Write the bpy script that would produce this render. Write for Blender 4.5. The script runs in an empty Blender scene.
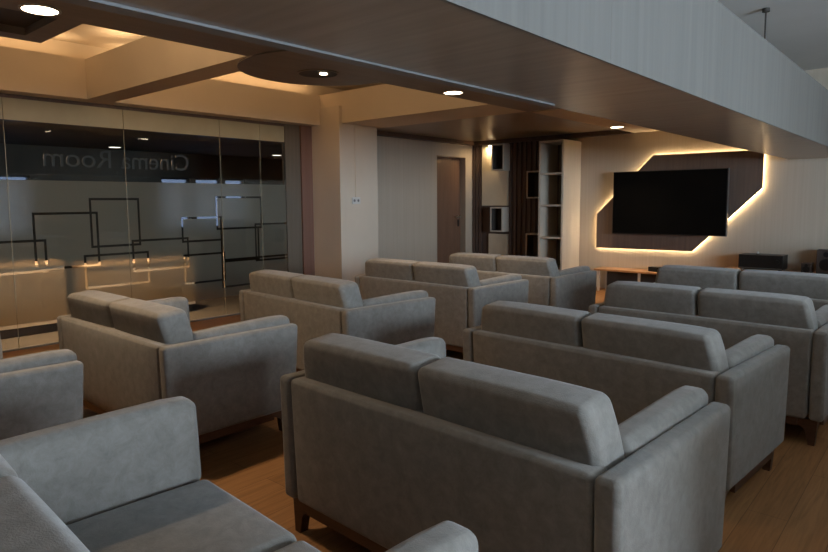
import bpy, bmesh, math
from mathutils import Matrix, Vector
S = bpy.context.scene
COL = S.collection
PI = math.pi

# ------------------------------------------------------------------ materials
def new_mat(name):
    m = bpy.data.materials.new(name); m.use_nodes = True
    nt = m.node_tree; nt.nodes.clear()
    out = nt.nodes.new('ShaderNodeOutputMaterial')
    return m, nt, out
def N(nt, typ, **kw):
    n = nt.nodes.new(typ)
    for k, v in kw.items():
        if k in n.inputs: n.inputs[k].default_value = v
        else: setattr(n, k, v)
    return n
def ramp(nt, fac, stops):
    r = nt.nodes.new('ShaderNodeValToRGB'); e = r.color_ramp.elements
    e[0].position, e[0].color = stops[0][0], (*stops[0][1], 1)
    e[1].position, e[1].color = stops[-1][0], (*stops[-1][1], 1)
    for p, c in stops[1:-1]:
        x = e.new(p); x.color = (*c, 1)
    nt.links.new(fac, r.inputs['Fac']); return r
def coords(nt, scale, kind='Object'):
    t = nt.nodes.new('ShaderNodeTexCoord'); m = nt.nodes.new('ShaderNodeMapping')
    m.inputs['Scale'].default_value = scale
    nt.links.new(t.outputs[kind], m.inputs['Vector']); return m.outputs['Vector']
def noisy(name, c0, c1, scale=(1, 1, 1), nscale=4.0, detail=5.0, rough=.6, spec=.4, bump=0.0, sheen=0.0, coat=0.0, lo=.3, hi=.7, metallic=0.0):
    m, nt, out = new_mat(name)
    b = N(nt, 'ShaderNodeBsdfPrincipled', Roughness=rough, Metallic=metallic)
    b.inputs['Specular IOR Level'].default_value = spec
    if sheen: b.inputs['Sheen Weight'].default_value = sheen; b.inputs['Sheen Roughness'].default_value = .5
    if coat: b.inputs['Coat Weight'].default_value = coat; b.inputs['Coat Roughness'].default_value = .15
    v = coords(nt, scale)
    n = N(nt, 'ShaderNodeTexNoise', Scale=nscale, Detail=detail, Roughness=.6)
    nt.links.new(v, n.inputs['Vector'])
    r = ramp(nt, n.outputs['Fac'], [(lo, c0), (hi, c1)])
    nt.links.new(r.outputs['Color'], b.inputs['Base Color'])
    if bump:
        bp = N(nt, 'ShaderNodeBump', Strength=bump, Distance=.01)
        nt.links.new(n.outputs['Fac'], bp.inputs['Height']); nt.links.new(bp.outputs['Normal'], b.inputs['Normal'])
    nt.links.new(b.outputs[0], out.inputs['Surface']); return m
def emit(name, col, strength):
    m, nt, out = new_mat(name)
    e = N(nt, 'ShaderNodeEmission', Strength=strength); e.inputs['Color'].default_value = (*col, 1)
    nt.links.new(e.outputs[0], out.inputs['Surface']); return m

def fabric_mat():
    m, nt, out = new_mat('grey_velvet')
    b = N(nt, 'ShaderNodeBsdfPrincipled', Roughness=.9)
    b.inputs['Specular IOR Level'].default_value = .2
    b.inputs['Sheen Weight'].default_value = .25; b.inputs['Sheen Roughness'].default_value = .5
    oi = nt.nodes.new('ShaderNodeObjectInfo')
    t = nt.nodes.new('ShaderNodeTexCoord')
    ad = N(nt, 'ShaderNodeVectorMath', operation='ADD')
    ms = N(nt, 'ShaderNodeVectorMath', operation='SCALE'); ms.inputs['Scale'].default_value = 37.0
    cb = nt.nodes.new('ShaderNodeCombineXYZ')
    nt.links.new(oi.outputs['Random'], cb.inputs[0]); nt.links.new(oi.outputs['Random'], cb.inputs[1])
    nt.links.new(cb.outputs[0], ms.inputs[0]); nt.links.new(t.outputs['Object'], ad.inputs[0]); nt.links.new(ms.outputs[0], ad.inputs[1])
    n1 = N(nt, 'ShaderNodeTexNoise', Scale=19.0, Detail=9.0, Roughness=.72, Distortion=.4)
    n2 = N(nt, 'ShaderNodeTexNoise', Scale=260.0, Detail=2.0)
    nt.links.new(ad.outputs[0], n1.inputs['Vector']); nt.links.new(ad.outputs[0], n2.inputs['Vector'])
    r = ramp(nt, n1.outputs['Fac'], [(.28, FAB0), (.5, FABM), (.74, FAB1)])
    nt.links.new(r.outputs['Color'], b.inputs['Base Color'])
    bp = N(nt, 'ShaderNodeBump', Strength=.25, Distance=.004)
    nt.links.new(n2.outputs['Fac'], bp.inputs['Height']); nt.links.new(bp.outputs['Normal'], b.inputs['Normal'])
    nt.links.new(b.outputs[0], out.inputs['Surface']); return m
FAB0, FABM, FAB1 = (.145, .128, .108), (.194, .173, .148), (.246, .224, .196)
M_FAB = fabric_mat()

def floor_mat():
    m, nt, out = new_mat('oak_laminate')
    b = N(nt, 'ShaderNodeBsdfPrincipled', Roughness=.55)
    b.inputs['Specular IOR Level'].default_value = .15
    v = coords(nt, (1, 1, 1))
    rot = nt.nodes.new('ShaderNodeMapping'); rot.inputs['Rotation'].default_value = (0, 0, PI / 2)
    nt.links.new(v, rot.inputs['Vector'])
    br = N(nt, 'ShaderNodeTexBrick', Scale=1.0)
    br.inputs['Brick Width'].default_value = 1.2; br.inputs['Row Height'].default_value = .16
    br.inputs['Mortar Size'].default_value = .0015; br.inputs['Mortar Smooth'].default_value = .2
    br.inputs['Color1'].default_value = (.32, .158, .064, 1); br.inputs['Color2'].default_value = (.38, .194, .081, 1)
    br.inputs['Mortar'].default_value = (.18, .09, .04, 1)
    nt.links.new(rot.outputs[0], br.inputs['Vector'])
    g = nt.nodes.new('ShaderNodeMapping'); g.inputs['Scale'].default_value = (22, 1.4, 1)
    nt.links.new(v, g.inputs['Vector'])
    n = N(nt, 'ShaderNodeTexNoise', Scale=2.2, Detail=6.0, Distortion=1.2); nt.links.new(g.outputs[0], n.inputs['Vector'])
    r = ramp(nt, n.outputs['Fac'], [(.3, (.78, .76, .74)), (.7, (1.1, 1.08, 1.05))])
    mx = N(nt, 'ShaderNodeMix', data_type='RGBA', blend_type='MULTIPLY'); mx.inputs['Factor'].default_value = 1
    nt.links.new(br.outputs['Color'], mx.inputs['A']); nt.links.new(r.outputs['Color'], mx.inputs['B'])
    nt.links.new(mx.outputs['Result'], b.inputs['Base Color'])
    nt.links.new(b.outputs[0], out.inputs['Surface']); return m
M_FLOOR = floor_mat()
M_LEG = noisy('dark_stained_wood', (.060, .026, .014), (.11, .048, .025), (3, 3, 14), 3, 5, .4, .4)
M_CREAM = noisy('cream_paint', (.66, .56, .43), (.70, .595, .46), (1, 1, 1), 2, 3, .8, .2)
M_PILLAR = noisy('pillar_plaster', (.62, .53, .42), (.67, .57, .45), (1, 1, .6), 2, 3, .85, .2)
M_WALLP = noisy('striped_wallpaper', (.47, .395, .305), (.515, .435, .34), (16, 16, .25), 2.2, 4, .75, .25)
M_PALEUP = noisy('pale_ceiling_paint', (.60, .60, .58), (.64, .64, .62), (1, 1, 1), 1.5, 3, .85, .2)
M_SOFFIT = noisy('brown_laminate_soffit', (.22, .172, .132), (.27, .215, .165), (8, .6, 8), 2, 5, .5, .4)
M_BOXU = noisy('walnut_laminate_underside', (.30, .25, .207), (.36, .305, .255), (.7, 9, 9), 2, 6, .26, .5)
M_BOXF = noisy('grey_oak_fascia', (.118, .110, .097), (.150, .139, .122), (9, 9, .35), 2.4, 6, .55, .35)
M_TRIM = noisy('grey_metal_trim', (.17, .165, .16), (.20, .195, .19), (1, 1, 1), 4, 3, .45, .5)
M_DARKCEIL = noisy('dark_satin_ceiling', (.25, .19, .135), (.30, .23, .165), (6, .6, 6), 2, 5, .33, .5)
M_DOOR = noisy('walnut_door', (.15, .082, .052), (.20, .11, .07), (12, 12, .8), 2, 5, .5, .4)
M_JAMB = noisy('door_jamb_wood', (.30, .22, .15), (.36, .27, .19), (9, 9, .8), 2, 5, .5, .4)
M_REDJAMB = noisy('reddish_brown_cladding', (.16, .082, .058), (.20, .105, .075), (14, 14, .5), 2, 4, .5, .4)
M_OLIVE = noisy('taupe_cladding', (.12, .097, .07), (.15, .122, .09), (14, 14, .5), 2, 4, .55, .4)
M_SLAT = noisy('espresso_slat_wood', (.085, .055, .042), (.12, .078, .06), (14, 14, .6), 2, 5, .5, .4)
M_NICHE = noisy('cream_board', (.60, .50, .36), (.66, .56, .41), (1, 1, 1), 3, 3, .6, .3)
M_SHELF = noisy('pale_shelf_laminate', (.52, .45, .36), (.58, .50, .40), (8, 8, .6), 2, 4, .55, .35)
M_SHELFBACK = noisy('shelf_back_board', (.15, .135, .10), (.19, .17, .13), (1, 1, 1), 3, 3, .65, .3)
M_BOXIN = noisy('dark_parts_and_shade', (.055, .045, .037), (.075, .06, .05), (1, 1, 1), 3, 3, .6, .3)
M_HEX = noisy('accent_walnut_panel', (.115, .078, .060), (.155, .107, .082), (14, 14, .6), 2, 5, .5, .4)
M_CONSOLE = noisy('console_oak', (.34, .17, .075), (.42, .22, .10), (1, 12, 12), 2, 5, .4, .4)
M_PALELEG = noisy('pale_leg_wood', (.55, .47, .36), (.60, .52, .40), (5, 5, 5), 2, 3, .5, .4)
M_BLACK = noisy('black_plastic', (.010, .010, .010), (.014, .014, .014), (1, 1, 1), 8, 3, .35, .4)
M_SCREEN = noisy('tv_screen_black', (.002, .002, .002), (.003, .003, .003), (1, 1, 1), 3, 2, .4, .1)
M_BEZEL = noisy('bezel_grey', (.25, .25, .25), (.3, .3, .3), (1, 1, 1), 8, 3, .3, .5, metallic=.8)
M_CHROME = noisy('brushed_steel', (.55, .54, .52), (.62, .61, .6), (1, 1, 20), 6, 3, .3, .5, metallic=1)
M_WHITE = noisy('white_plastic', (.62, .60, .56), (.66, .64, .6), (1, 1, 1), 8, 3, .5, .4)
M_SPK = noisy('brown_speaker_veneer', (.06, .045, .038), (.085, .065, .055), (10, 10, 1), 3, 3, .5, .4)
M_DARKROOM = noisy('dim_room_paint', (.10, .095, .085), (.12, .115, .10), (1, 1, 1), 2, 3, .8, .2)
M_CABPALE = noisy('pale_cabinet_laminate', (.55, .48, .38), (.6, .53, .42), (1, 1, 1), 3, 3, .5, .3)
M_PELMET = noisy('frosted_cream_film', (.36, .31, .19), (.41, .355, .22), (1, 1, 1), 3, 3, .5, .4)
M_RWALL = noisy('side_wall_paint', (.30, .28, .25), (.34, .32, .29), (1, 1, 1), 2, 3, .85, .2)
M_LENS = emit('downlight_lens', (1.0, .80, .55), 14)
M_LENS2 = emit('office_downlight_lens', (1.0, .92, .80), 3)
M_LED = emit('warm_led_strip', (1.0, .74, .42), 36)

def glass_mat():
    m, nt, out = new_mat('clear_glass')
    tr = N(nt, 'ShaderNodeBsdfTransparent'); tr.inputs['Color'].default_value = (.95, .96, .95, 1)
    gl = N(nt, 'ShaderNodeBsdfGlossy', Roughness=.02)
    lw = N(nt, 'ShaderNodeFresnel', IOR=1.5)
    mx = nt.nodes.new('ShaderNodeMixShader')
    nt.links.new(lw.outputs[0], mx.inputs[0]); nt.links.new(tr.outputs[0], mx.inputs[1]); nt.links.new(gl.outputs[0], mx.inputs[2])
    nt.links.new(mx.outputs[0], out.inputs['Surface']); return m
M_GLASS = glass_mat()
M_SKYDIM, _nt, _out = new_mat('sky_dimming_pane')
_b = N(_nt, 'ShaderNodeBsdfTransparent'); _b.inputs['Color'].default_value = (.07, .073, .085, 1)  # tint added to cut the sky brightness in the far windows
_nt.links.new(_b.outputs[0], _out.inputs['Surface'])
def film_mat(name, dcol, tcol, wt):
    m, nt, out = new_mat(name)
    d = N(nt, 'ShaderNodeBsdfDiffuse'); d.inputs['Color'].default_value = (*dcol, 1)
    t = N(nt, 'ShaderNodeBsdfRefraction', Roughness=.3, IOR=1.25); t.inputs['Color'].default_value = (*tcol, 1)
    mx = nt.nodes.new('ShaderNodeMixShader'); mx.inputs[0].default_value = wt
    nt.links.new(d.outputs[0], mx.inputs[1]); nt.links.new(t.outputs[0], mx.inputs[2])
    nt.links.new(mx.outputs[0], out.inputs['Surface']); return m
M_FILM = film_mat('frosted_film', (.34, .285, .215), (.95, .90, .80), .60)
M_LETTER = film_mat('frosted_lettering', (.115, .115, .11), (.5, .5, .5), .2)

# ------------------------------------------------------------------ mesh helpers
def link(name, bm, mats, parent=None, smooth=True, angle=40):
    me = bpy.data.meshes.new(name)
    bmesh.ops.recalc_face_normals(bm, faces=bm.faces[:])
    bm.to_mesh(me); bm.free()
    if not isinstance(mats, (list, tuple)): mats = [mats]
    for m in mats: me.materials.append(m)
    if smooth:
        me.polygons.foreach_set('use_smooth', [True] * len(me.polygons))
        me.set_sharp_from_angle(angle=math.radians(angle))
    o = bpy.data.objects.new(name, me); COL.objects.link(o)
    if parent: o.parent = parent
    return o
def tag(o, label, cat, group=None, kind=None):
    o['label'] = label; o['category'] = cat
    if group: o['group'] = group
    if kind: o['kind'] = kind
    return o
def thing(name, label, cat, loc=(0, 0, 0), rz=0, group=None):
    o = bpy.data.objects.new(name, None); COL.objects.link(o)
    o.location = loc; o.rotation_euler = (0, 0, rz); o.empty_display_size = .1
    return tag(o, label, cat, group)
def struct(name, bm, m, label=None):
    o = link(name, bm, m, smooth=False); o['kind'] = 'structure'
    if label: o['label'] = label
    return o
def box(bm, x0, x1, y0, y1, z0, z1, mi=0, bevel=0):
    vs = [bm.verts.new(p) for p in ((x0, y0, z0), (x1, y0, z0), (x1, y1, z0), (x0, y1, z0), (x0, y0, z1), (x1, y0, z1), (x1, y1, z1), (x0, y1, z1))]
    fs = [bm.faces.new([vs[i] for i in f]) for f in ((0, 3, 2, 1), (4, 5, 6, 7), (0, 1, 5, 4), (1, 2, 6, 5), (2, 3, 7, 6), (3, 0, 4, 7))]
    for f in fs: f.material_index = mi
    if bevel:
        es = list({e for f in fs for e in f.edges})
        bmesh.ops.bevel(bm, geom=es, offset=bevel, segments=2, affect='EDGES', profile=.5)
    return bm
def B(*a, **k): return box(bmesh.new(), *a, **k)
def cyl(bm, c, r, h, axis='Z', seg=32, r2=None, mi=0):
    m = {'Z': Matrix(), 'X': Matrix.Rotation(PI / 2, 4, 'Y'), 'Y': Matrix.Rotation(-PI / 2, 4, 'X')}[axis]
    g = bmesh.ops.create_cone(bm, cap_ends=True, segments=seg, radius1=r, radius2=r if r2 is None else r2, depth=h, matrix=Matrix.Translation(c) @ m)
    for f in {f for v in g['verts'] for f in v.link_faces}: f.material_index = mi
    return bm
def ring(bm, c, ro, ri, h, seg=48):
    o0, o1, i0, i1 = [], [], [], []
    for k in range(seg):
        a = 2 * PI * k / seg; ca, sa = math.cos(a), math.sin(a)
        o0.append(bm.verts.new((c[0] + ro * ca, c[1] + ro * sa, c[2]))); o1.append(bm.verts.new((c[0] + ro * ca, c[1] + ro * sa, c[2] + h)))
        i0.append(bm.verts.new((c[0] + ri * ca, c[1] + ri * sa, c[2]))); i1.append(bm.verts.new((c[0] + ri * ca, c[1] + ri * sa, c[2] + h)))
    for k in range(seg):
        j = (k + 1) % seg
        for a, b in ((o0, o1), (i1, i0), (i0, o0), (o1, i1)):
            bm.faces.new((a[k], a[j], b[j], b[k]))
    return bm
def prism(bm, pts, axis, t0, t1, mi=0):
    def P(u, v, t): return {'X': (t, u, v), 'Y': (u, t, v), 'Z': (u, v, t)}[axis]
    a = [bm.verts.new(P(u, v, t0)) for u, v in pts]; b = [bm.verts.new(P(u, v, t1)) for u, v in pts]
    n = len(pts); fs = [bm.faces.new(a[::-1]), bm.faces.new(b)]
    for i in range(n): fs.append(bm.faces.new((a[i], a[(i + 1) % n], b[(i + 1) % n], b[i])))
    for f in fs: f.material_index = mi
    return bm
def rbox(cx, cy, cz, hx, hy, hz, r, n=8, crown=(0, 0, 0), deform=None, bm=None):
    """Upholstered block: rounded edges, optional puffed faces, optional shape function."""
    bm = bm or bmesh.new(); H = (hx, hy, hz)
    def ax(h):
        c = [r * math.tan(math.radians(t)) for t in (45, 30, 15, 0)]
        lo = [-(h - r) - t for t in c]; hi = [(h - r) + t for t in c[::-1]]
        mid = [-(h - r) + 2 * (h - r) * i / n for i in range(1, n)]
        return lo + mid + hi
    A = [ax(h) for h in H]; verts = {}
    def V(p):
        k = tuple(round(c, 5) for c in p)
        if k in verts: return verts[k]
        inn = [max(-(h - r), min(h - r, c)) for c, h in zip(p, H)]
        d = Vector([c - i for c, i in zip(p, inn)])
        q = Vector(inn) + d.normalized() * r
        for a in range(3):
            if crown[a]:
                b, c = (a + 1) % 3, (a + 2) % 3
                w = max(0, 1 - (p[b] / H[b]) ** 2) * max(0, 1 - (p[c] / H[c]) ** 2)
                q[a] += crown[a] * math.sqrt(w) * (p[a] / H[a])
        if deform: q = Vector(deform(q))
        v = bm.verts.new((q[0] + cx, q[1] + cy, q[2] + cz)); verts[k] = v; return v
    for a in range(3):
        b, c = (a + 1) % 3, (a + 2) % 3
        for s in (-1, 1):
            for i in range(len(A[b]) - 1):
                for j in range(len(A[c]) - 1):
                    q = []
                    for (u, v) in ((i, j), (i + 1, j), (i + 1, j + 1), (i, j + 1)):
                        p = [0, 0, 0]; p[a] = s * H[a]; p[b] = A[b][u]; p[c] = A[c][v]; q.append(V(p))
                    try: bm.faces.new(q if s > 0 else q[::-1])
                    except ValueError: pass
    return bm
def copy_tree(o, parent=None):
    c = o.copy(); COL.objects.link(c)
    if parent: c.parent = parent
    for ch in list(o.children):
        copy_tree(ch, c)
    return c

# ------------------------------------------------------------------ sofas
W, D = 1.45, .86
HW, HD = W / 2, D / 2
T = .072
SOFA_GROUP = 'grey two-seat sofas in rows facing the television'
def make_sofa(label):
    t = thing('sofa', label, 'sofa', group=SOFA_GROUP)
    # local: x across, y forward (+y = front), origin on the floor under the middle
    zb, zt = .149, .662
    for s in (-1, 1):
        hz = (zt - zb) / 2
        def df(q, hz=hz):
            k = (1 - (q[2] / hz + 1) / 2)                       # 0 at top, 1 at the bottom
            f = (q[1] / HD + 1) / 2
            return (q[0], q[1] - .032 * k * f + .012 * k * (1 - f), q[2] - .006 * f)
        link('arm_panel', rbox(s * (HW - T / 2), 0, (zt + zb) / 2, T / 2, HD, hz, .020, crown=(.003, 0, .002), deform=df), M_FAB, t)
        hp = (.705 - .40) / 2; cyp = (.205 + D - .002) / 2 - HD; hyp = (D - .002 - .205) / 2
        def dp(q, hp=hp, hyp=hyp):
            k = (1 - (q[2] / hp + 1) / 2); f = (q[1] / hyp + 1) / 2
            e = max(0, f - .8) / .2
            return (q[0], q[1] + .012 * k * f, q[2] - (.010 * e * e + .016 * (1 - f)) * (q[2] > 0))
        link('arm_cushion', rbox(s * (HW - T - .049), cyp, (.705 + .40) / 2, .049, hyp, hp, .030, crown=(.004, .003, .004), deform=dp), M_FAB, t)
    def db(q):
        k = (.25 - q[2]) / .5
        return (q[0] * (1 - .02 * k), q[1] + .012 * k, q[2])
    link('back_panel', rbox(0, .052 - HD, (zb + .660) / 2, HW - T - .0015, .050, (.660 - zb) / 2, .018, crown=(0, .006, .003), deform=db), M_FAB, t)
    link('seat_base', rbox(0, .47 - HD, .22, HW - T - .004, .34, .070, .015, n=3), M_FAB, t)
    cw = (W - 2 * .080) / 4
    for s in (-1, 1):
        a = math.radians(11)
        def dc(q, a=a, s=s):
            x, y, z = q
            o = max(0, s * x / cw); k = max(0, (z + .02) / .20)
            return (x - s * o * .036 * k ** 1.6, y - z * math.tan(a), z + .10 * y * (z > 0) * z / .18 - .006 * o ** 4 * k)
        link('back_cushion', rbox(s * (cw + .001), .146 - HD, .645, cw - .002, .081, .182, .028, crown=(.002, .008, .003), deform=dc), M_FAB, t)
        sw = (W - 2 * T - .216) / 4
        link('seat_cushion', rbox(s * (sw + .001), (.24 + D + .015) / 2 - HD, .362, sw - .002, (D + .015 - .24) / 2, .074, .034, crown=(0, .004, .008)), M_FAB, t)
    # wooden plinth: apron rails and four shaped legs
    bm = bmesh.new(); i = .045
    for y in (.030, D - .115):
        box(bm, -HW + .13, HW - .13, y - HD, y + .03 - HD, .103, .149)
    for s in (-1, 1):
        x = s * (HW - .030)
        box(bm, x - .015, x + .015, .14 - HD, D - .19 - HD, .100, .152)
    link('base_rail', bm, M_LEG, t, smooth=False)
    arc = [(.100 - .050 * math.sin(u), .058 + .050 * math.cos(u)) for u in [PI / 2 * k / 6 for k in range(7)]]
    for s in (-1, 1):
        for yy, fr in ((.038, 0), (D - .118, 1)):
            pts = [(-.006, .149), (.105, .149), (.105, .108)] + arc + [(.036, 0), (.004, 0)]
            pts = [(s * (-HW + .035 + u), z) for u, z in pts]
            bm = prism(bmesh.new(), pts, 'Y', yy - HD, yy + .04 - HD)
            # bracket that curves along the side rail too
            d0, d1 = (yy + .04 - HD, yy + .105 - HD) if not fr else (yy - HD, yy - .075 - HD)
            sg = 1 if d1 > d0 else -1; L = abs(d1 - d0)
            p2 = [(d0, .149), (d1, .149), (d1, .108)] + [(d0 + sg * (L - L * math.sin(u)), .058 + .050 * math.cos(u)) for u in [PI / 2 * k / 6 for k in range(7)]]
            xa = s * (-HW + .035); xb = s * (-HW + .07)
            prism(bm, p2, 'X', min(xa, xb), max(xa, xb))
            link('leg', bm, M_LEG, t, angle=30)
    return t
spots = [
    ('A', (-1.325, 1.943), -.046, (1.024, 1.022, 1.018), 'large grey two-seat sofa in the middle foreground, its whole back facing the viewer'),
    ('J', (-1.385, .626), -.061, (1.020, .994, 1.028), 'nearest grey sofa at the lower left corner, its seat and inner arm in view'),
    ('B', (-1.376, 3.252), -.072, (1.021, .987, .975), 'grey sofa directly in front of the large foreground sofa, right arm lit bluish'),
    ('C', (-1.195, 4.439), -.030, (.973, .988, .994), 'third sofa back in the right column, bluish back cushions, cut by the picture edge'),
    ('D', (-1.261, 5.640), -.005, (1.008, .999, 1.006), 'sofa of the right column closest to the television wall, below the black amplifier'),
    ('I', (-3.745, .723), -.016, (1.001, 1, 1.002), 'sofa cut off by the left picture edge, only its right arm in view'),
    ('H', (-3.709, 1.941), -.002, (.995, .994, .989), 'brownish-lit sofa at left, standing alone before the frosted glass wall'),
    ('E', (-3.708, 3.286), -.080, (.993, 1.004, 1.005), 'grey sofa in the left column, back cushions overlapping the foot of the pillar'),
    ('F', (-3.694, 4.613), -.017, (1.002, .997, 1.006), 'left-column sofa in front of the beige wall beside the pillar'),
    ('G', (-3.557, 5.760), -.015, (.996, 1.001, .991), 'farthest sofa of the left column, below the door and bookcase'),
]
proto = None
for key, (x, y), a, sca, lab in spots:
    if proto is None: o = proto = make_sofa(lab)
    else: o = copy_tree(proto)
    o.location = (x, y, 0); o.rotation_euler = (0, 0, a); o.scale = sca; o['label'] = lab

# ------------------------------------------------------------------ room shell
XL, YT = -6.72, 9.40
XR, YB = 5.0, -2.0
struct('floor', B(XL - 4.4, XR + .2, YB - .2, YT + .2, -.1, 0), M_FLOOR)
struct('wall_front', B(XL - .2, XR + .2, YT, YT + .15, 0, 3.15), M_WALLP)
# left wall beyond the pillar, with the door opening
bm = bmesh.new()
box(bm, XL - .2, XL, 6.20, 8.33, 0, 2.62); box(bm, XL - .2, XL, 8.33, 9.16, 2.16, 2.62); box(bm, XL - .2, XL, 9.16, YT, 0, 2.62)
struct('wall_left', bm, M_WALLP)
# pillar
struct('wall_pillar', B(XL - .05, -6.12, 5.585, 6.28, 0, 2.62), M_PILLAR)
# right wall with window openings, back wall with one window
def wall_openings(bm, fixed0, fixed1, lo, hi, z0, z1, ops, axis):
    def bx(u0, u1, a, b):
        if axis == 'X': box(bm, fixed0, fixed1, u0, u1, a, b)
        else: box(bm, u0, u1, fixed0, fixed1, a, b)
    u = lo
    for (a, b, c, d) in ops:
        bx(u, a, z0, z1); bx(a, b, z0, c); bx(a, b, d, z1); u = b
    bx(u, hi, z0, z1)
RW = [(1.1, 2.9, 1.0, 2.4), (3.1, 4.9, 1.0, 2.4)]
bm = bmesh.new(); wall_openings(bm, XR, XR + .15, YB, YT, 0, 3.1, RW, 'X'); struct('wall_right', bm, M_RWALL)
struct('daylight_blocker', B(.55, .67, 1.9, YT, 0, .95), M_RWALL)  # unseen blocker added to keep daylight off the floor and lower arms
struct('wall_back', B(XL - 4.4, XR, YB - .15, YB, 0, 3.1), M_RWALL)
for i, (a, b, c, d) in enumerate(RW):
    bm = bmesh.new()
    for (p, q, r, s) in ((a, a + .05, c, d), (b - .05, b, c, d), (a, b, c, c + .05), (a, b, d - .05, d), ((a + b) / 2 - .025, (a + b) / 2 + .025, c, d)):
        box(bm, XR + .04, XR + .10, p, q, r, s)
    struct('window_%d' % (i + 1), bm, M_WHITE)
# ceilings
struct('ceiling_right', B(-2.6, XR + .15, YB, YT, 3.0, 3.1), M_PALEUP)
struct('wall_upper', B(-2.72, -2.6, YB, YT, 2.62, 3.1), M_RWALL)
struct('trim_1', B(-2.4, XR, 4.6, 5.67, 2.9, 3.0), M_PALEUP)                      # downstand beam
struct('trim_2', B(-1.0, XR, 9.22, YT, 2.90, 3.0), M_PALEUP)                      # cornice on the front wall
struct('ceiling_tray', B(XL - .1, -2.6, YB, 6.45, 2.98, 3.1), M_CREAM)
struct('ceiling_dark', B(XL - .2, -3.70, 6.39, YT, 2.44, 2.54), M_DARKCEIL)
struct('wall_cove', box(B(XL - .12, XL - .05, YB, 6.45, 2.41, 2.98), XL - .05, -3.72, 6.395, 6.45, 2.545, 2.98), M_CREAM)
struct('trim_3', B(XL - .05, -6.50, YB, 5.60, 2.40, 2.78), M_CREAM)               # beam along the glass wall
struct('trim_4', B(-6.50, -3.82, 2.63, 2.89, 2.40, 2.78), M_CREAM)                # rib between the two trays
struct('trim_5', B(XL, -3.82, 5.63, 6.39, 2.40, 2.80), M_CREAM)                   # cross beam at the pillar
struct('trim_6', B(-6.50, -3.82, -.65, -.40, 2.40, 2.78), M_CREAM)
struct('trim_7', B(-3.82, -1.74, YB, 6.39, 2.40, 2.98), M_SOFFIT)                 # soffit strip holding the downlights
struct('trim_8', B(-3.76, -1.74, 6.39, YT, 2.385, 2.62), M_CREAM)  # far end of the soffit strip, its lit look put into the colour
struct('trim_9', B(XL, -3.77, 9.28, YT, 2.375, 2.44), M_SLAT)                      # dark shadow line above the front wall
struct('trim_10', B(XL, XL + .10, 6.29, 9.28, 2.375, 2.44), M_SLAT)
# square tray panel with a recessed middle
bm = bmesh.new()
x0, x1, y0, y1 = -4.47, -3.82, .25, 1.545
box(bm, x0, x0 + .13, y0, y1, 2.40, 2.46); box(bm, x0 + .13, x1, y1 - .13, y1, 2.40, 2.46)
box(bm, x0 + .13, x1, y0, y0 + .13, 2.40, 2.46); box(bm, x0 + .13, x1, y0 + .13, y1 - .13, 2.445, 2.46, 1)
struct('trim_11', bm, [M_SOFFIT, M_BOXIN])
# round tray panel with an oval recess
bm = bmesh.new()
DC = (-3.75, 3.28)
cyl(bm, (DC[0], DC[1], 2.425), .645, .07, seg=96)
struct('trim_12', bm, M_SOFFIT)
# hanging box beam
XB0, XB1 = -1.715, -1.02
t = bpy.data.objects.new('ceiling_bulkhead', None); COL.objects.link(t); t.location = (-1.37, 3.7, 1.893); t['kind'] = 'structure'
bm = B(XB0 - XB1 + XB1 + 1.37, XB1 - .012 + 1.37, YB - 3.7, YT - 3.7, 0, .52); link('underside_panel', bm, M_BOXU, t, smooth=False)
bm = bmesh.new()
yy = [YB, .9, 2.3, 3.7, 5.1, 6.5, 7.9, YT]
for a, b in zip(yy[:-1], yy[1:]): box(bm, XB1 - .012 + 1.37, XB1 + 1.37, a - 3.7 + .0004, b - 3.7 - .0004, 0.0, .522)
link('side_fascia', bm, M_BOXF, t, smooth=False)
link('edge_trim', B(XB0 + 1.37 - .004, XB0 + 1.37 + .055, YB - 3.7, 3.06 - 3.7, -.008, 0.004), M_TRIM, t, smooth=False)
# suspension rod
bm = cyl(bmesh.new(), (-1.35, 6.15, (2.413 + 3.0) / 2), .007, 3.0 - 2.413, seg=12)
cyl(bm, (-1.35, 6.15, 2.985), .03, .03, seg=20)
tag(link('suspension_rod', bm, M_BOXIN), 'thin vertical rod holding the box bulkhead from the upper ceiling', 'rod')

# ------------------------------------------------------------------ left door
d = bpy.data.objects.new('door_1', None); COL.objects.link(d); d.location = (XL - .11, 8.745, 0); d['kind'] = 'structure'
link('leaf', B(-.045, 0, -.40, .40, .01, 2.145), M_DOOR, d, smooth=False)
bm = bmesh.new()
box(bm, -.06, .11, .402, .415, 0, 2.16); box(bm, -.06, .11, -.415, -.402, 0, 2.16); box(bm, -.06, .11, -.402, .402, 2.147, 2.16)
link('door_frame', bm, M_JAMB, d, smooth=False)
bm = cyl(bmesh.new(), (.02, .33, 1.10), .012, .05, 'X', 16); cyl(bm, (.045, .275, 1.10), .010, .13, 'Y', 16); cyl(bm, (.004, .33, 1.10), .026, .01, 'X', 20)
link('door_handle', bm, M_CHROME, d)
bm = B(-.001, .008, .312, .348, .93, 1.05); link('lock_plate', bm, M_BLACK, d, smooth=False)

# pillar power socket with its cable
t = thing('wall_socket', 'small white socket on the pillar at the end of a thin cable', 'socket', (-6.12, 5.86, 1.40))
link('plate', B(0, .012, -.075, .075, -.045, .045, bevel=.004), M_WHITE, t, smooth=False)
link('cable_conduit', B(0, .012, -.009, .009, .045, .98, bevel=.003), M_PILLAR, t, smooth=False)
for yy in (-.035, .035): link('outlet', cyl(bmesh.new(), (.013, yy, 0), .018, .004, 'X', 20), M_TRIM, t)

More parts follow.
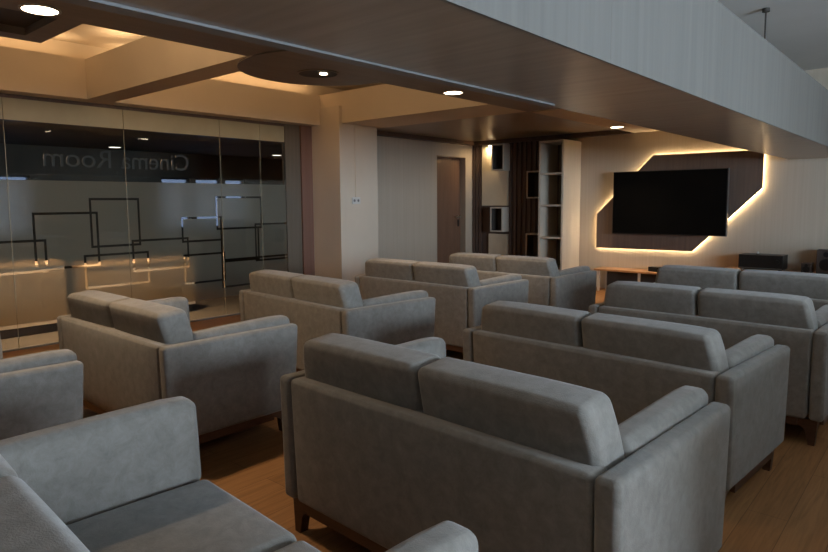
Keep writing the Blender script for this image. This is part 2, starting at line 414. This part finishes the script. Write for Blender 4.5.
# ------------------------------------------------------------------ glass wall
LW = .024
rects = [(2.69, .94, 3.19, 1.43), (2.16, .75, 2.75, 1.29), (1.41, .73, 2.25, 1.03), (2.61, .52, 3.27, .85), (3.11, .65, 3.75, .98), (3.69, .94, 4.19, 1.21), (4.19, .67, 4.72, 1.07), (4.14, 1.07, 4.77, 1.45), (4.68, .65, 5.3, 1.11), (3.70, .45, 4.22, .78), (4.19, .36, 5.3, .69),
         (.95, .95, 1.55, 1.35), (.5, .6, 1.2, 1.1), (-.2, .8, .7, 1.3)]
segs = []
for (a, b, c, d_) in rects:
    h = LW / 2
    segs += [(a - h, c + h, b - h, b + h), (a - h, c + h, d_ - h, d_ + h), (a - h, a + h, b - h, d_ + h), (c - h, c + h, b - h, d_ + h)]
FZ0, FZ1 = .237, 1.612
def film(y0, y1):
    ys = {y0, y1}; zs = {FZ0, FZ1}
    for (a, b, c, e) in segs:
        for q in (a, b):
            if y0 < q < y1: ys.add(q)
        for q in (c, e):
            if FZ0 < q < FZ1: zs.add(q)
    ys, zs = sorted(ys), sorted(zs); bm = bmesh.new()
    keep = {}
    for i in range(len(ys) - 1):
        for j in range(len(zs) - 1):
            m, n = (ys[i] + ys[i + 1]) / 2, (zs[j] + zs[j + 1]) / 2
            keep[i, j] = not any(a < m < b and c < n < e for a, b, c, e in segs)
    X0, X1 = -.0095, -.0065
    vv = {}
    def v(x, i, j):
        k = (x, i, j)
        if k not in vv: vv[k] = bm.verts.new((x, ys[i], zs[j]))
        return vv[k]
    for (i, j), on in keep.items():
        if not on: continue
        bm.faces.new((v(X1, i, j), v(X1, i + 1, j), v(X1, i + 1, j + 1), v(X1, i, j + 1)))
        bm.faces.new((v(X0, i, j), v(X0, i, j + 1), v(X0, i + 1, j + 1), v(X0, i + 1, j)))
        for di, dj, p, q in ((-1, 0, (i, j), (i, j + 1)), (1, 0, (i + 1, j + 1), (i + 1, j)), (0, -1, (i + 1, j), (i, j)), (0, 1, (i, j + 1), (i + 1, j + 1))):
            if not keep.get((i + di, j + dj), False):
                bm.faces.new((v(X1, *p), v(X1, *q), v(X0, *q), v(X0, *p)))
    return bm
def letters(txt, y_start, width, z_base, capscale, parent):
    cu = bpy.data.curves.new('tmp', 'FONT'); cu.body = txt; cu.size = 1; cu.extrude = .002
    to = bpy.data.objects.new('tmp', cu); COL.objects.link(to)
    dg = bpy.context.evaluated_depsgraph_get(); me = bpy.data.meshes.new_from_object(to.evaluated_get(dg))
    bpy.data.objects.remove(to); bpy.data.curves.remove(cu)
    xs = [v.co.x for v in me.vertices]; x0, x1 = min(xs), max(xs)
    k = width / (x1 - x0)
    for v in me.vertices:
        x, y, z = v.co
        v.co = (-.010 - z, y_start - (x - x0) * k, z_base + y * capscale)
    me.materials.append(M_LETTER); me.name = 'lettering'
    o = bpy.data.objects.new('lettering', me); COL.objects.link(o); o.parent = parent
    return o
panels = [(-.25, .86, 'clear and frosted glass panel outside the left picture edge'),
          (.86, 1.96, 'frosted glass panel just at the left picture edge'),
          (1.96, 3.065, 'frosted glass panel carrying the mirrored word Room'),
          (3.065, 4.205, 'frosted glass panel carrying the mirrored word Cinema'),
          (4.205, 4.775, 'narrow frosted glass panel between the Cinema panel and the narrowest one'),
          (4.775, 5.16, 'narrowest frosted glass panel next to the brown cladding by the pillar')]
for i, (a, b, lab) in enumerate(panels):
    t = thing('glass_panel', lab, 'glass panel', (XL, 0, 0), group='frosted panels of the glass wall')
    link('pane', B(-.006, .006, a + .003, b - .003, .012, 2.155), M_GLASS, t, smooth=False)
    link('frosted_film', film(a + .0005, b - .0005), M_FILM, t, smooth=False)
    link('header_panel', B(-.004, .008, a + .003, b - .003, 2.165, 2.365), M_PELMET, t, smooth=False)
    if i >= 2: link('edge_strip', B(-.006, .0062, a - .0022, a + .0022, .012, 2.155), M_PELMET, t, smooth=False)
    if i == 2: letters('Room', 2.925, .645, 1.752, .262, t)
    if i == 3: letters('Cinema', 3.80, .77, 1.752, .262, t)
struct('trim_13', B(XL - .03, XL + .03, -.25, 5.16, 0, .012), M_TRIM)
struct('trim_14', B(XL - .02, XL + .012, -.25, 5.16, 2.366, 2.40), M_SLAT)
struct('trim_15', B(XL - .05, XL + .02, 5.16, 5.40, 0, 2.40), M_OLIVE)
struct('trim_16', B(XL - .05, XL + .05, 5.40, 5.585, 0, 2.40), M_REDJAMB)
struct('wall_left_rear', B(XL - .15, XL, YB, -.25, 0, 2.40), M_RWALL)

# room beyond the glass
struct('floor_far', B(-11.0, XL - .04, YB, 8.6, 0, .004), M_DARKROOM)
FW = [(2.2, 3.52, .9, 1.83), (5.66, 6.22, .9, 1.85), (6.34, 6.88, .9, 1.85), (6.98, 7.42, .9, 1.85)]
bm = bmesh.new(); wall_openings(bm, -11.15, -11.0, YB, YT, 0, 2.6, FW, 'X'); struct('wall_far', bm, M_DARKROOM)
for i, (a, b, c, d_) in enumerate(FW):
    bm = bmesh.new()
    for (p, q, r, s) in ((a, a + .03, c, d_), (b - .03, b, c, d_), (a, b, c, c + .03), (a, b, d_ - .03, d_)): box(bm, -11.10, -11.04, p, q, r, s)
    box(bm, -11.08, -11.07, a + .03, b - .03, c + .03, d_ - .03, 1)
    struct('window_%d' % (i + 5), bm, [M_BLACK, M_SKYDIM])
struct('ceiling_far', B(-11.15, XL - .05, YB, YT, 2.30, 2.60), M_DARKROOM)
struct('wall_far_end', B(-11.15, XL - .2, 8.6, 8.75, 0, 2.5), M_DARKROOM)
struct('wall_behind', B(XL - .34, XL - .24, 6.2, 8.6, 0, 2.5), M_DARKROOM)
def cabinet(y0, y1, x0, x1, h, lab):
    t = thing('low_cabinet', lab, 'cabinet', ((x0 + x1) / 2, (y0 + y1) / 2, 0), group='pale low cabinets behind the glass')
    hx, hy = (x1 - x0) / 2, (y1 - y0) / 2
    link('body', B(-hx, hx, -hy, hy, .10, h - .03), M_CABPALE, t, smooth=False)
    link('top', B(-hx - .01, hx + .01, -hy - .01, hy + .01, h - .03, h, bevel=.004), M_CABPALE, t, smooth=False)
    link('plinth', B(-hx + .03, hx - .03, -hy + .03, hy - .03, 0, .10), M_BOXIN, t, smooth=False)
cabinet(1.2, 2.62, -7.75, -7.32, .75, 'blurred pale low cabinet behind the glass, by the left picture edge')
cabinet(2.86, 4.15, -7.75, -7.32, .69, 'blurred pale low cabinet behind the glass, behind the brownish-lit sofa')

# ------------------------------------------------------------------ front wall furniture
# dark slatted cladding left of the bookcase
bm = bmesh.new()
box(bm, XL, -5.0, 9.375, YT, 0, 2.375)
for x in [-6.70, -6.63, -6.56] + [-5.93 + .095 * k for k in range(10)]:
    box(bm, x, x + .05, 9.345, 9.376, 0, 2.372)
struct('trim_17', bm, M_SLAT)
bm = bmesh.new()
box(bm, -6.49, -5.95, 9.33, 9.375, 1.30, 2.37); box(bm, -6.34, -5.95, 9.33, 9.375, .02, .80)
struct('trim_18', bm, M_NICHE)
def wall_box_at(x0, x1, z0, z1, y0, yb, lab):
    t = thing('wall_box', lab, 'box shelf', ((x0 + x1) / 2, yb, z0), group='open box shelves on the slatted wall')
    hx = (x1 - x0) / 2; dy = y0 - yb; h = z1 - z0; b = .022
    bm = bmesh.new()
    box(bm, -hx, -hx + b, dy, 0, 0, h); box(bm, hx - b, hx, dy, 0, 0, h)
    box(bm, -hx + b, hx - b, dy, 0, 0, b); box(bm, -hx + b, hx - b, dy, 0, h - b, h)
    link('frame', bm, M_SHELF, t, smooth=False)
    bm = B(-hx + b, hx - b, -.02, 0, b, h - b)  # dark faces added inside, shade of the box interior put into colour
    box(bm, -hx + b, -hx + b + .004, dy + .012, -.02, b, h - b); box(bm, hx - b - .004, hx - b, dy + .012, -.02, b, h - b)
    box(bm, -hx + b, hx - b, dy + .012, -.02, b, b + .004); box(bm, -hx + b, hx - b, dy + .012, -.02, h - b - .004, h - b)
    link('inner_shade', bm, M_BOXIN, t, smooth=False)
wall_box_at(-6.15, -5.905, 1.90, 2.35, 9.13, 9.329, 'open box shelf beside the bright little lamp, highest on the slatted wall')
wall_box_at(-6.175, -5.92, .85, 1.275, 9.13, 9.329, 'open box shelf below the lit cream panel, beside the door')
wall_box_at(-5.45, -5.17, 1.42, 1.87, 9.12, 9.344, 'open box shelf touching the bookcase at mid height')
wall_box_at(-5.455, -5.17, .40, .84, 9.12, 9.344, 'open box shelf touching the bookcase, just above the farthest sofa')
t = thing('niche_lamp', 'tiny bright lamp at the top of the cream panel beside the door', 'lamp', (-6.30, 9.31, 2.35))
link('lens', cyl(bmesh.new(), (0, 0, -.005), .028, .01, seg=20), M_LENS, t)
link('housing', cyl(bmesh.new(), (0, 0, .0125), .034, .025, seg=20), M_TRIM, t)

# bookcase
t = thing('bookcase', 'tall pale open bookcase with four compartments, left of the television', 'bookcase', (-4.835, 9.11, 0))
bx0, bx1, by0, by1, H = -.213, .213, -.29, .288, 2.312
link('side_panel', B(bx0, bx0 + .03, by0, by1, 0, H), M_SHELF, t, smooth=False)
link('side_panel', B(bx1 - .03, bx1, by0, by1, 0, H), M_SHELF, t, smooth=False)
link('top_panel', B(bx0 + .03, bx1 - .03, by0, by1, H - .03, H), M_SHELF, t, smooth=False)
link('back_board', B(bx0 + .03, bx1 - .03, by1 - .015, by1, .06, H - .03), M_SHELFBACK, t, smooth=False)
for z in (1.80, 1.305, .80, .30):
    link('shelf', B(bx0 + .03, bx1 - .03, by0 + .006, by1 - .015, z - .014, z + .014), M_SHELF, t, smooth=False)
link('plinth', B(bx0 + .03, bx1 - .03, by0 + .02, by1, 0, .06), M_SHELF, t, smooth=False)

# accent panel with LED strip
hexp = [(-4.335, .633), (-2.878, .640), (-2.009, 1.527), (-2.009, 2.036), (-3.470, 2.040), (-4.335, 1.166)]
sc = 9.335 / 9.40
hexp = [(x * sc, 1.384 + (z - 1.384) * sc) for x, z in hexp]
cxh = sum(p[0] for p in hexp) / 6; czh = sum(p[1] for p in hexp) / 6
t = thing('accent_panel', 'dark hexagonal wall panel with glowing edges behind the television', 'wall panel', (cxh, 9.37, czh))
loc = [(x - cxh, z - czh) for x, z in hexp]
link('panel_board', prism(bmesh.new(), loc, 'Y', -.035, -.012), M_HEX, t, smooth=False)
inset = [(x * .988, z * .978) for x, z in loc]
bm = bmesh.new()
for i in range(6):
    p, q = Vector((inset[i][0], .008, inset[i][1])), Vector((inset[(i + 1) % 6][0], .008, inset[(i + 1) % 6][1]))
    dv = (q - p); L = dv.length
    mat = Matrix.Translation((p + q) / 2) @ dv.to_track_quat('Z', 'Y').to_matrix().to_4x4()
    bmesh.ops.create_cone(bm, cap_ends=True, segments=8, radius1=.008, radius2=.008, depth=L, matrix=mat)
link('led_strip', bm, M_LED, t)
link('standoff', prism(bmesh.new(), [(x * .8, z * .75) for x, z in loc], 'Y', -.012, .029), M_BOXIN, t, smooth=False)

# television
t = thing('television', 'large black wall television, switched off', 'television', (-3.181, 9.20, 1.34))
link('casing', B(-.803, .803, -.012, .035, -.462, .462, bevel=.006), M_BLACK, t, smooth=False)
link('screen', B(-.793, .793, -.0155, -.012, -.448, .452), M_SCREEN, t, smooth=False)
bm = bmesh.new(); box(bm, .803, .808, -.014, .034, -.462, .462)
link('side_trim', bm, M_BEZEL, t, smooth=False)
link('wall_bracket', B(-.25, .25, .035, .134, -.2, .2), M_BLACK, t, smooth=False)

# console table and the low cabinet carrying the amplifier
t = thing('console_table', 'long low wooden console table below the television', 'table', (-3.35, 9.21, 0))
link('tabletop', B(-.85, .90, -.17, .17, .31, .338, bevel=.004), M_CONSOLE, t, smooth=False)
for x in (-.80, -.17, .45, .86):
    for y in (-.15, .13):
        link('leg', B(x, x + .03, y, y + .03, 0, .31), M_PALELEG, t, smooth=False)
link('back_rail', B(-.76, .84, .12, .14, .05, .29), M_BOXIN, t, smooth=False)
t = thing('media_box', 'small black box on the console table, at the edge of the sofa back', 'media box', (-3.33, 9.21, .338))
link('body', B(-.075, .075, -.06, .06, .004, .070, bevel=.004), M_BLACK, t, smooth=False)
link('foot', B(-.06, .06, -.05, .05, 0, .005), M_BOXIN, t, smooth=False)
t = thing('low_cabinet', 'low wooden cabinet carrying the amplifier, behind the farthest right sofa', 'cabinet', (-1.60, 9.19, 0))
link('body', B(-.75, .75, -.18, .2, .06, .432), M_CONSOLE, t, smooth=False)
link('top', B(-.77, .77, -.20, .2, .432, .455, bevel=.003), M_CONSOLE, t, smooth=False)
link('plinth', B(-.71, .71, -.15, .19, 0, .06), M_BOXIN, t, smooth=False)
t = thing('amplifier', 'wide black amplifier on the cabinet right of the television', 'amplifier', (-1.915, 9.18, .455))
link('body', B(-.258, .258, -.14, .16, .022, .205, bevel=.005), M_BLACK, t, smooth=False)
for x in (-.22, .22):
    for y in (-.10, .12): link('foot', cyl(bmesh.new(), (x, y, .011), .022, .022, seg=18), M_BEZEL, t)
link('front_strip', B(-.25, .25, -.1425, -.14, .030, .040), M_BEZEL, t, smooth=False)
link('knob', cyl(bmesh.new(), (.19, -.15, .12), .028, .02, 'Y', 24), M_BLACK, t)
t = thing('sensor_ball', 'tiny white object standing on the black amplifier', 'ornament', (-1.97, 9.15, .660))
link('base', cyl(bmesh.new(), (0, 0, .005), .018, .01, seg=20), M_BOXIN, t)
bm = bmesh.new(); bmesh.ops.create_uvsphere(bm, u_segments=16, v_segments=10, radius=.016, matrix=Matrix.Translation((0, 0, .024))); link('head', bm, M_WHITE, t)
def speaker(x, y, w, h, lab):
    t = thing('loudspeaker', lab, 'loudspeaker', (x, y, .455))
    link('cabinet', B(-w / 2, w / 2, -.07, .10, 0, h, bevel=.004), M_SPK, t, smooth=False)
    link('cone', cyl(bmesh.new(), (0, -.071, h * .38), w * .36, .008, 'Y', 28), M_BLACK, t)
    link('tweeter', cyl(bmesh.new(), (0, -.071, h * .8), w * .16, .008, 'Y', 20), M_BLACK, t)
speaker(-1.415, 9.2, .115, .122, 'small brown cube loudspeaker between the amplifier and the taller speaker')
speaker(-1.21, 9.2, .20, .30, 'taller brown loudspeaker at the right picture edge on the cabinet')

# ------------------------------------------------------------------ lamps
def area(name, loc, size, energy, col, rot=(0, 0, 0), shape='DISK', size_y=None, spread=PI):
    l = bpy.data.lights.new(name, 'AREA'); l.energy = energy; l.color = col; l.shape = shape; l.size = size
    if size_y: l.size_y = size_y
    l.spread = spread
    o = bpy.data.objects.new(name, l); COL.objects.link(o); o.location = loc; o.rotation_euler = rot
    return o
WARM = (1.0, .76, .50)
def downlight(x, y, z, lab, e, r=.085, lens=M_LENS, spread=95):
    t = thing('ceiling_downlight', lab, 'ceiling light', (x, y, z), group='round ceiling downlights')
    link('trim_ring', ring(bmesh.new(), (0, 0, -.008), r + .014, r, .008), M_WHITE, t)
    link('lens', cyl(bmesh.new(), (0, 0, -.003), r, .006, seg=32), lens, t)
    if e:
        a = area('downlight_lamp', (0, 0, -.012), r * 1.9, e, WARM, spread=math.radians(spread)); a.parent = t
downlight(-3.70, 1.285, 2.40, 'lit round downlight at the upper left corner, largest in view', 28, spread=170)
downlight(-3.655, 4.78, 2.40, 'lit round downlight at the tip of the warm cove by the cross beam', 8)
downlight(-3.63, 8.45, 2.385, 'lit round downlight nearest the television wall, above the bookcase', 11)
t = thing('ceiling_spot', 'small bright spot in a dark oval recess of the round ceiling panel', 'ceiling light', (-3.87, 3.32, 2.39))
link('recess', cyl(bmesh.new(), (0, 0, -.002), .15, .004, seg=48), M_BOXIN, t)
link('trim_ring', ring(bmesh.new(), (0, 0, -.007), .165, .15, .007), M_SOFFIT, t)
link('lens', cyl(bmesh.new(), (.04, .02, -.007), .03, .006, seg=24), M_LENS, t)
a = area('spot_lamp', (.04, .02, -.014), .06, 3, WARM, spread=math.radians(140)); a.parent = t
a = area('niche_glow', (-6.30, 9.275, 2.335), .05, 4.0, (1, .74, .42))
# cove strips on top of the hanging panels
CV = (1.0, .70, .40)
def cove(x, y, az, length, e):
    # strip lying on a hanging tray panel, throwing light outwards and up at the tray
    d = Vector((math.cos(az) * .8, math.sin(az) * .8, .6)).normalized()
    o = area('cove_lamp', (x, y, 2.49), length, e, CV, (0, 0, 0), 'RECTANGLE', .04)
    q = (-d).to_track_quat('Z', 'Y'); xa = Vector((-math.sin(az), math.cos(az), 0)); z = -d; y_ = z.cross(xa)
    o.matrix_world = Matrix(((xa.x, y_.x, z.x, x), (xa.y, y_.y, z.y, y), (xa.z, y_.z, z.z, 2.49), (0, 0, 0, 1)))
for deg in (100, 140, 180, 220, 260):
    a_ = math.radians(deg); cove(DC[0] + .55 * math.cos(a_), DC[1] + .55 * math.sin(a_), a_, .36, 4)
cove(-4.42, .9, PI, 1.2, 8); cove(-4.15, 1.50, PI / 2, .5, 5)
def ledge(x, y, sx, sy, e): area('ledge_strip', (x, y, 2.80), sx, e, CV, (PI, 0, 0), 'RECTANGLE', sy)
ledge(-6.57, 1.1, .03, 2.9, 5); ledge(-6.57, 4.25, .03, 2.6, 5); ledge(-5.1, 2.70, 2.2, .03, 3); ledge(-5.1, 2.83, 2.2, .03, 3); ledge(-5.1, 5.72, 2.2, .03, 4)
# downlights of the room beyond, then added fill lights
for (x, y, lab) in ((-10.46, 4.62, 'small ceiling light seen through the glass above the word Cinema'), (-10.1, 7.57, 'small ceiling light seen through the glass near the brown cladding')):
    downlight(x, y, 2.30, lab, 0, .09, M_LENS2)
area('cabinet_fill', (-6.86, 2.1, 2.28), .12, 30, (1, .62, .34), spread=math.radians(120))  # added fill without a fixture, warms the cabinet fronts and film
area('cabinet_fill', (-6.86, 3.4, 2.28), .12, 30, (1, .62, .34), spread=math.radians(120))

# daylight
w = bpy.data.worlds.new('sky'); S.world = w; w.use_nodes = True
bg = w.node_tree.nodes['Background']; bg.inputs['Color'].default_value = (.63, .81, 1.0, 1); bg.inputs['Strength'].default_value = 47.0
def portal(loc, sx, sy, rot):
    o = area('window_portal', loc, sx, 1, (1, 1, 1), rot, 'RECTANGLE', sy); o.data.cycles.is_portal = True
for (a, b, c, d_) in RW: portal((XR + .12, (a + b) / 2, (c + d_) / 2), d_ - c, b - a, (0, PI / 2, 0))
for (a, b, c, d_) in FW: portal((-11.13, (a + b) / 2, (c + d_) / 2), d_ - c, b - a, (0, -PI / 2, 0))

# ------------------------------------------------------------------ camera
cam = bpy.data.cameras.new('camera'); co = bpy.data.objects.new('camera', cam); COL.objects.link(co)
right, down, fwd = Vector((.755, .656, -.007)), Vector((.060, -.079, -.995)), Vector((-.653, .751, -.099))
fwd.normalize(); right = (right - fwd * right.dot(fwd)).normalized(); up = right.cross(fwd)
co.matrix_world = Matrix(((right.x, up.x, -fwd.x, 0), (right.y, up.y, -fwd.y, 0), (right.z, up.z, -fwd.z, 1.384), (0, 0, 0, 1)))
cam.sensor_width = 36; cam.lens = 626.5 / 828 * 36; cam.shift_y = -(276 - 263.7) / 828; cam.clip_start = .05
S.camera = co
S.view_settings.view_transform = 'Standard'; S.view_settings.look = 'None'; S.view_settings.gamma = 1; S.view_settings.use_curve_mapping = False
S.view_settings.exposure = 0.06
S.cycles.max_bounces = 8; S.cycles.diffuse_bounces = 4; S.cycles.transparent_max_bounces = 12
S.cycles.use_denoising = True; S.cycles.sample_clamp_indirect = 4.0
S.cycles.caustics_reflective = False
